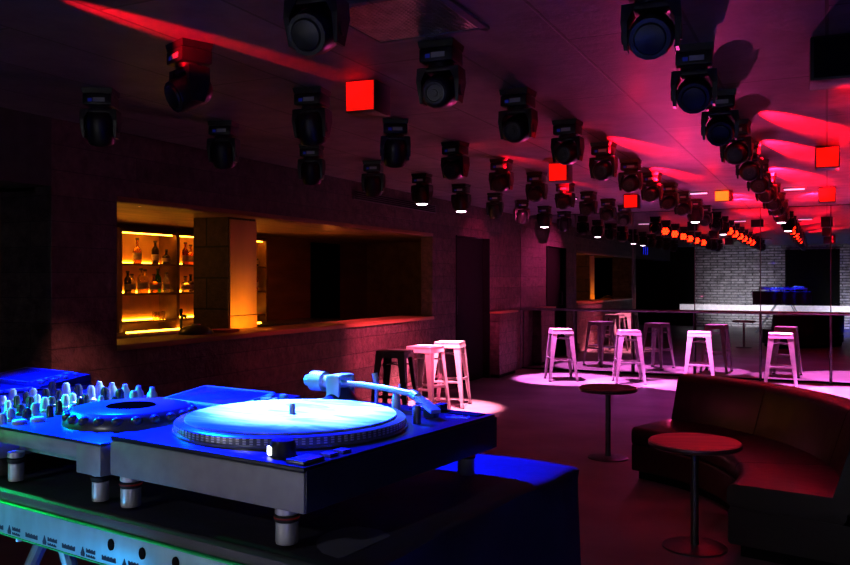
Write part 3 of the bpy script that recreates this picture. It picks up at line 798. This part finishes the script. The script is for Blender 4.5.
bx_, by_ = L(-0.655, 0.735)
box('start_button', M['platter'], tt, bx_ - 0.014, bx_ + 0.014, by_ - 0.019, by_ + 0.019, zt, zt + 0.005, bev=0.002)
fx_, fy_ = L(-0.72, 1.135)
pf = box('pitch_fader', M['dark'], tt, fx_ - 0.055, fx_ + 0.075, fy_ - 0.012, fy_ + 0.012, zt, zt + 0.0015)
box('fader_knob', M['platter'], pf, fx_ - 0.006, fx_ + 0.006, fy_ - 0.011, fy_ + 0.011, zt + 0.0015, zt + 0.013, bev=0.002)
bm = nbm()
for k in range(9): add_box(bm, fx_ - 0.05 + 0.014 * k, fx_ - 0.0485 + 0.014 * k, fy_ - 0.022, fy_ - 0.014, zt, zt + 0.0006)
add_box(bm, fx_ + 0.04, fx_ + 0.07, fy_ - 0.034, fy_ - 0.029, zt, zt + 0.0006); add_box(bm, fx_ + 0.035, fx_ + 0.06, fy_ - 0.043, fy_ - 0.039, zt, zt + 0.0006)
obj('scale_marks', bm, M['silver'], pf, False)
for k, (qx, qy) in enumerate([(-0.652, 0.775), (-0.652, 0.80)]):
    a, b = L(qx, qy); box('speed_button', M['platter'], tt, a - 0.008, a + 0.008, b - 0.008, b + 0.008, zt, zt + 0.004, bev=0.001)

# ---- media player
def make_player(label, u0, u1):
    uc = (u0 + u1) / 2; hw = (u1 - u0) / 2
    v0, v1 = 0.70, 1.105; vc = (v0 + v1) / 2
    t = thing('disc_player', label, 'disc player', W(uc, vc, TZ), DA, 'disc players on the DJ desk')
    zt = 1.257 - TZ; zb = 0.042
    a, b = v0 - vc, v1 - vc
    bm = nbm()
    add_box(bm, -hw, hw, a, b, zt - 0.026, zt - 0.004, bev=0.003)
    add_box(bm, -hw, hw, a + 0.035, b, zb, zt - 0.026)
    add_box(bm, hw - 0.055, hw, a - 0.002, a + 0.06, zb - 0.003, zt - 0.004, bev=0.002)
    obj('body', bm, M['deck_side'], t)
    box('top_plate', M['deck_top'], t, -hw, hw, a - 0.002, b, zt - 0.0045, zt, bev=0.002)
    m4 = Matrix.Translation((0.0, 0.845 - vc, 0))
    jw = lathe('jog_wheel', M['jog'], t, [(0.103, zt), (0.102, zt + 0.006), (0.088, zt + 0.021), (0.084, zt + 0.023), (0, zt + 0.023)], 72, m4)
    lathe('jog_display', M['jog_centre'], jw, [(0.038, zt + 0.023), (0.036, zt + 0.0245), (0, zt + 0.0245)], 40, m4)
    bm = nbm()
    for k in range(22):
        an = 2 * PI * k / 22
        bmesh.ops.create_icosphere(bm, subdivisions=2, radius=0.0085, matrix=m4 @ Matrix.Rotation(an, 4, 'Z') @ Matrix.Translation((0.0945, 0, zt + 0.012)))
    obj('jog_dimples', bm, M['jog'], jw)
    bm = nbm()
    add_prism(bm, [(-hw + .004, 0.985 - vc, zt), (hw - .004, 0.985 - vc, zt), (hw - .004, b, zt), (-hw + .004, b, zt)],
              [(-hw + .004, 0.99 - vc, zt + 0.004), (hw - .004, 0.99 - vc, zt + 0.004), (hw - .004, b, zt + 0.018), (-hw + .004, b, zt + 0.018)])
    sp = obj('screen_panel', bm, M['deck_top'], t, False)
    sl = math.atan2(0.014, b - (0.99 - vc))
    m5 = Matrix.Translation((0, 0.99 - vc, zt + 0.004)) @ Matrix.Rotation(sl, 4, 'X')
    bm = nbm(); add_box(bm, -hw + 0.02, hw - 0.065, 0.012, 0.108, 0.0, 0.0022, bev=0.001, m4=m5); obj('screen', bm, M['screen'], sp)
    bm = nbm()
    for (x0, x1, y0, y1) in [(-hw + .016, -hw + .0185, .008, .112), (hw - .0635, hw - .061, .008, .112), (-hw + .016, hw - .061, .109, .1115), (-hw + .016, hw - .061, .008, .0105)]:
        add_box(bm, x0, x1, y0, y1, 0.0, 0.003, m4=m5)
    obj('screen_bezel', bm, M['button'], sp, False)
    for (x, y, w, h) in [(hw - .047, .085, .016, .010), (hw - .022, .092, .014, .009), (hw - .036, .062, .02, .009), (hw - .018, .066, .008, .011), (hw - .045, .038, .012, .008), (hw - .022, .04, .016, .010), (hw - .03, .016, .02, .008)]:
        bm = nbm(); add_box(bm, x - w / 2, x + w / 2, y - h / 2, y + h / 2, 0, 0.007, bev=0.0015, m4=m5); obj('button', bm, M['button'], sp)
    for k in range(4):
        box('button', M['button'], t, hw - 0.018, hw - 0.006, 0.90 - vc + 0.02 * k, 0.913 - vc + 0.02 * k, zt, zt + 0.004, bev=0.001)
    for k in range(2):
        lathe('cue_button', M['button'], t, [(0.011, zt), (0.011, zt + 0.005), (0.009, zt + 0.007), (0, zt + 0.007)], 20, Matrix.Translation((-hw + 0.017, 0.725 - vc + 0.03 * k, 0)))
    for fx in (-hw + 0.02, hw - 0.028):
        for fy in (a + 0.018, b - 0.03):
            foot(t, fx, fy, 0.0, zb + 0.001, 0.0115, False)
    return t
p1 = make_player('black disc player with round jog wheel, right beside the turntable', 0.992, 1.25)
dup(p1, W(1.60 + 0.129, 0.9025, TZ), DA, 'black disc player beyond the knob mixer, at the left edge')

# ---- mixer
mx = thing('dj_mixer', 'DJ mixer crowded with tall glowing knobs between the two disc players', 'mixer', W(1.425, 0.9, TZ), DA)
zt = 1.245 - TZ
box('body', M['deck_side'], mx, -0.165, 0.165, -0.2, 0.2, 0.03, zt - 0.004, bev=0.003)
box('top_plate', M['deck_top'], mx, -0.165, 0.165, -0.2, 0.2, zt - 0.0045, zt, bev=0.002)
for i in range(7):
    for j in range(7):
        x = 0.128 - 0.043 * i; y = 0.085 - 0.042 * j
        if j == 6 and i % 2: continue
        big = (j == 0)
        r = 0.0085 if big else random.choice((0.006, 0.007, 0.0075)); h = 0.03 if big else random.uniform(0.018, 0.026)
        m4 = Matrix.Translation((x + random.uniform(-.003, .003), y, 0))
        kn = lathe('knob', M['knob'] if (i * 3 + j * 5) % 7 < 3 else M['knob_dark'], mx, [(r * 1.25, zt), (r * 1.25, zt + 0.004), (r, zt + 0.006), (r * .9, zt + h * .8), (r * .55, zt + h), (0, zt + h)], 14, m4)
for k in range(5):
    box('fader', M['knob'], mx, 0.11 - 0.055 * k, 0.122 - 0.055 * k, -0.185, -0.175, zt, zt + 0.014, bev=0.002)
bm = nbm()
for k in range(9):
    add_box(bm, 0.15 - 0.036 * k, 0.155 - 0.036 * k, 0.125, 0.17, zt, zt + 0.0015)
obj('panel_marks', bm, M['button'], mx, False)
for i in range(5):
    lathe('rear_knob', M['knob'], mx, [(0.011, zt), (0.011, zt + 0.006), (0.0095, zt + 0.022), (0.006, zt + 0.027), (0.0045, zt + 0.034), (0, zt + 0.035)], 16, Matrix.Translation((0.14 - 0.04 * i, 0.115, 0)))
for fx in (-0.14, 0.14):
    for fy in (-0.17, 0.17): lathe('foot', M['rubber'], mx, [(0.016, 0), (0.016, 0.031), (0, 0.031)], 14, Matrix.Translation((fx, fy, 0)))

# ------------------------------------------------------------------ lights
def spot(loc, target, col, e, ang, blend=0.5, rad=0.03):
    ld = bpy.data.lights.new('spot', 'SPOT'); ld.energy = e; ld.color = col; ld.spot_size = R(ang); ld.spot_blend = blend; ld.shadow_soft_size = rad
    o = bpy.data.objects.new('spot_lamp', ld); C.objects.link(o); o.location = loc
    o.rotation_euler = (Vector(target) - Vector(loc)).to_track_quat('-Z', 'Y').to_euler()
    return o
def point(loc, col, e, rad=0.05):
    ld = bpy.data.lights.new('point', 'POINT'); ld.energy = e; ld.color = col; ld.shadow_soft_size = rad
    o = bpy.data.objects.new('point_lamp', ld); C.objects.link(o); o.location = loc
    return o
def area(loc, target, col, e, sx, sy):
    ld = bpy.data.lights.new('area', 'AREA'); ld.energy = e; ld.color = col; ld.shape = 'RECTANGLE'; ld.size = sx; ld.size_y = sy
    o = bpy.data.objects.new('area_lamp', ld); C.objects.link(o); o.location = loc
    o.rotation_euler = (Vector(target) - Vector(loc)).to_track_quat('-Z', 'Y').to_euler()
    return o

PINK = (1.0, 0.24, 0.82)
# white-pink pools from the down-facing heads
spot((-3.69, 11.6, 2.22), (-3.5, 12.05, 0), PINK, 2200, 42, 0.35)
spot((-3.0, 11.4, 2.4), (-2.6, 12.1, 0), PINK, 1700, 30, 0.35)
spot((-1.575, 11.5, 2.22), (-1.75, 12.05, 0), PINK, 2000, 34, 0.35)
spot((-0.55, 12.1, 2.22), (-0.5, 12.3, 0), PINK, 1700, 32, 0.35)
spot((0.4, 11.6, 2.4), (0.45, 12.0, 0), PINK, 3600, 44, 0.35)
spot((-3.69, 8.55, 2.22), (-4.05, 8.75, 0), (1.0, 0.30, 0.42), 2600, 40, 0.4)
spot((-3.69, 7.55, 2.22), (-3.95, 8.2, 0), (1.0, 0.22, 0.36), 650, 40, 0.6)
# red head beams grazing the ceiling; last three added clear of the rows
RED = (1.0, 0.004, 0.02)
for (x, y, tx, ty, e, ang) in [(-2.75, 1.3, -2.2, 4.9, 6500, 11), (-1.575, 5.5, -1.0, 8.4, 13000, 16), (-1.575, 7.5, -1.1, 10.2, 14000, 20), (-0.55, 5.05, 0.5, 8.0, 24000, 17),
                               (-0.55, 6.3, 0.3, 9.3, 26000, 20), (-0.55, 8.1, 0.1, 11.0, 26000, 26), (-2.61, 6.0, -2.15, 8.6, 1800, 16), (-2.61, 8.0, -2.4, 10.5, 3000, 20), (-1.08, 10.62, -0.95, 13, 7000, 40), (-0.15, 10.95, -0.15, 13, 9000, 44), (-1.05, 11.3, -1.0, 13, 8000, 44)]:
    p0 = Vector((x, y + 0.12, 2.40)); hd_ = (Vector((tx, ty, 2.40)) - p0).normalized()
    spot(p0, p0 + hd_ + Vector((0, 0, math.tan(R(ang * 0.47)))), RED, e * 0.22, ang, 0.8, 0.0)
spot((-0.5, 11.7, 0.4), (-0.4, 11.4, 2.55), RED, 380, 80, 1.0, 0.0)  # added red uplights for the far ceiling, here and below, no fixtures
spot((0.6, 9.4, 0.5), (0.3, 9.4, 2.55), RED, 180, 70, 1.0, 0.0)
# added red fills standing in for bounce onto the fixtures, sofa and tables
for (x, y, e) in [(-1.06, 5.2, 1.2), (-1.06, 7.0, 2.0), (-1.06, 9.0, 3.0), (0.1, 5.6, 2.4), (0.1, 7.8, 3.0), (-2.1, 6.2, 0.8), (-2.1, 8.2, 1.6)]:
    point((x, y, 2.34), RED, e, 0.0)
spot((-0.3, 3.3, 2.42), (-0.66, 4.81, 0.58), (1.0, 0.03, 0.13), 90, 17, 0.9, 0.0)
spot((-1.2, 2.6, 2.42), (-0.35, 5.6, 0.4), (1.0, 0.02, 0.06), 8, 46, 0.9, 0.0)
# added magenta fill wash, lamps without fixtures
MAG = (1.0, 0.10, 0.45)
spot((-1.6, 10.6, 0.5), (-1.6, 4.6, 2.55), (1.0, 0.085, 0.38), 190, 60, 0.8, 0.0)
spot((-1.4, 11.6, 0.3), (-1.2, 10.6, 2.55), (1.0, 0.10, 0.60), 80, 100, 0.9, 0.0)
spot((-1.6, 11.0, 2.45), (-1.6, 10.6, 0), (0.62, 0.10, 0.85), 170, 110, 0.9, 0.0)
spot((-2.6, 7.0, 2.45), (-2.4, 7.0, 0), (1.0, 0.08, 0.24), 14, 110, 0.9, 0.0)
point((-2.6, 6.2, 1.1), (1.0, 0.06, 0.3), 2.0, 0.0)
spot((-3.0, 7.3, 2.3), (-4.6, 8.5, 0.55), (1.0, 0.12, 0.28), 1100, 48, 0.9, 0.0)
spot((-3.2, 5.6, 2.3), (-4.6, 6.6, 0.5), (1.0, 0.10, 0.20), 55, 50, 0.9, 0.0)
spot((-3.0, 9.6, 2.3), (-4.6, 11.6, 1.5), (1.0, 0.08, 0.34), 420, 50, 0.9, 0.0)
# pillar left of the bar, lit at its foot
spot((-3.69, 3.42, 2.2), (-4.6, 4.15, 0.5), (1.0, 0.28, 0.28), 230, 30, 1.0, 0.0)
# amber in the bar
point((-5.95, 5.5, 1.7), (1.0, 0.46, 0.05), 4.5, 0.05)
spot((-4.72, 6.42, 1.03), (-5.1, 6.5, 1.2), (1.0, 0.46, 0.03), 13, 120, 0.9, 0.0)
point((-5.7, 9.0, 1.7), (1.0, 0.3, 0.05), 1.5, 0.05)
# blue on the DJ desk; extra spots added to whiten slipmat and knobs
spot(W(2.1, 1.30, 2.5), W(0.95, 0.98, 1.25), (0.0, 0.012, 1.0), 3200, 60, 0.6, 0.01)
spot(W(1.5, 1.30, 2.5), W(0.86, 0.97, 1.28), (0.25, 0.60, 1.0), 800, 15, 0.9, 0.01)
spot(W(1.35, 1.6, 2.2), W(1.45, 0.92, 1.26), (0.40, 0.72, 1.0), 380, 13, 0.8, 0.0)
point(W(1.5, 1.0, 1.95), (0.10, 0.04, 1.0), 0.8, 0.0)  # added point standing in for blue bounce on the ceiling
# green and cyan at the desk edge
spot(W(1.60, 0.71, 1.50), W(1.30, 0.82, 1.25), (0.0, 1.0, 0.30), 30, 62, 0.9, 0.0)
spot(W(1.55, 0.45, 1.3), W(1.22, 0.70, 1.172), (0.0, 1.0, 0.25), 1.5, 30, 0.9, 0.0)
spot(W(1.3, 0.15, 0.85), W(1.08, 0.69, 1.11), (0.04, 0.50, 1.0), 7.0, 36, 0.7, 0.0)
# added neutral fill from behind the DJ onto the grey fronts
spot((-1.2, -1.3, 2.45), W(0.95, 0.7, 1.22), (0.95, 0.95, 1.0), 40, 32, 0.6, 0.0)
# white wash on the brick behind the DJ
spot((-2.4, -0.5, 0.3), (-2.4, YB, 0.8), (0.95, 0.95, 1.0), 150, 125, 0.8, 0.0)
spot((0.9, -0.5, 0.3), (0.9, YB, 0.8), (0.95, 0.95, 1.0), 90, 125, 0.8, 0.0)

# ------------------------------------------------------------------ world and colour
w = bpy.data.worlds.new('world'); sc.world = w; w.use_nodes = True
w.node_tree.nodes['Background'].inputs[0].default_value = (0.15, 0.05, 0.18, 1)
w.node_tree.nodes['Background'].inputs[1].default_value = 0.0
sc.view_settings.view_transform = 'Standard'
sc.view_settings.look = 'None'
sc.view_settings.exposure = 0.12
sc.view_settings.gamma = 0.80
try:
    sc.cycles.use_denoising = True
    sc.cycles.max_bounces = 8; sc.cycles.diffuse_bounces = 4; sc.cycles.glossy_bounces = 5
    sc.cycles.sample_clamp_indirect = 4.0
    sc.cycles.caustics_reflective = True
except Exception:
    pass
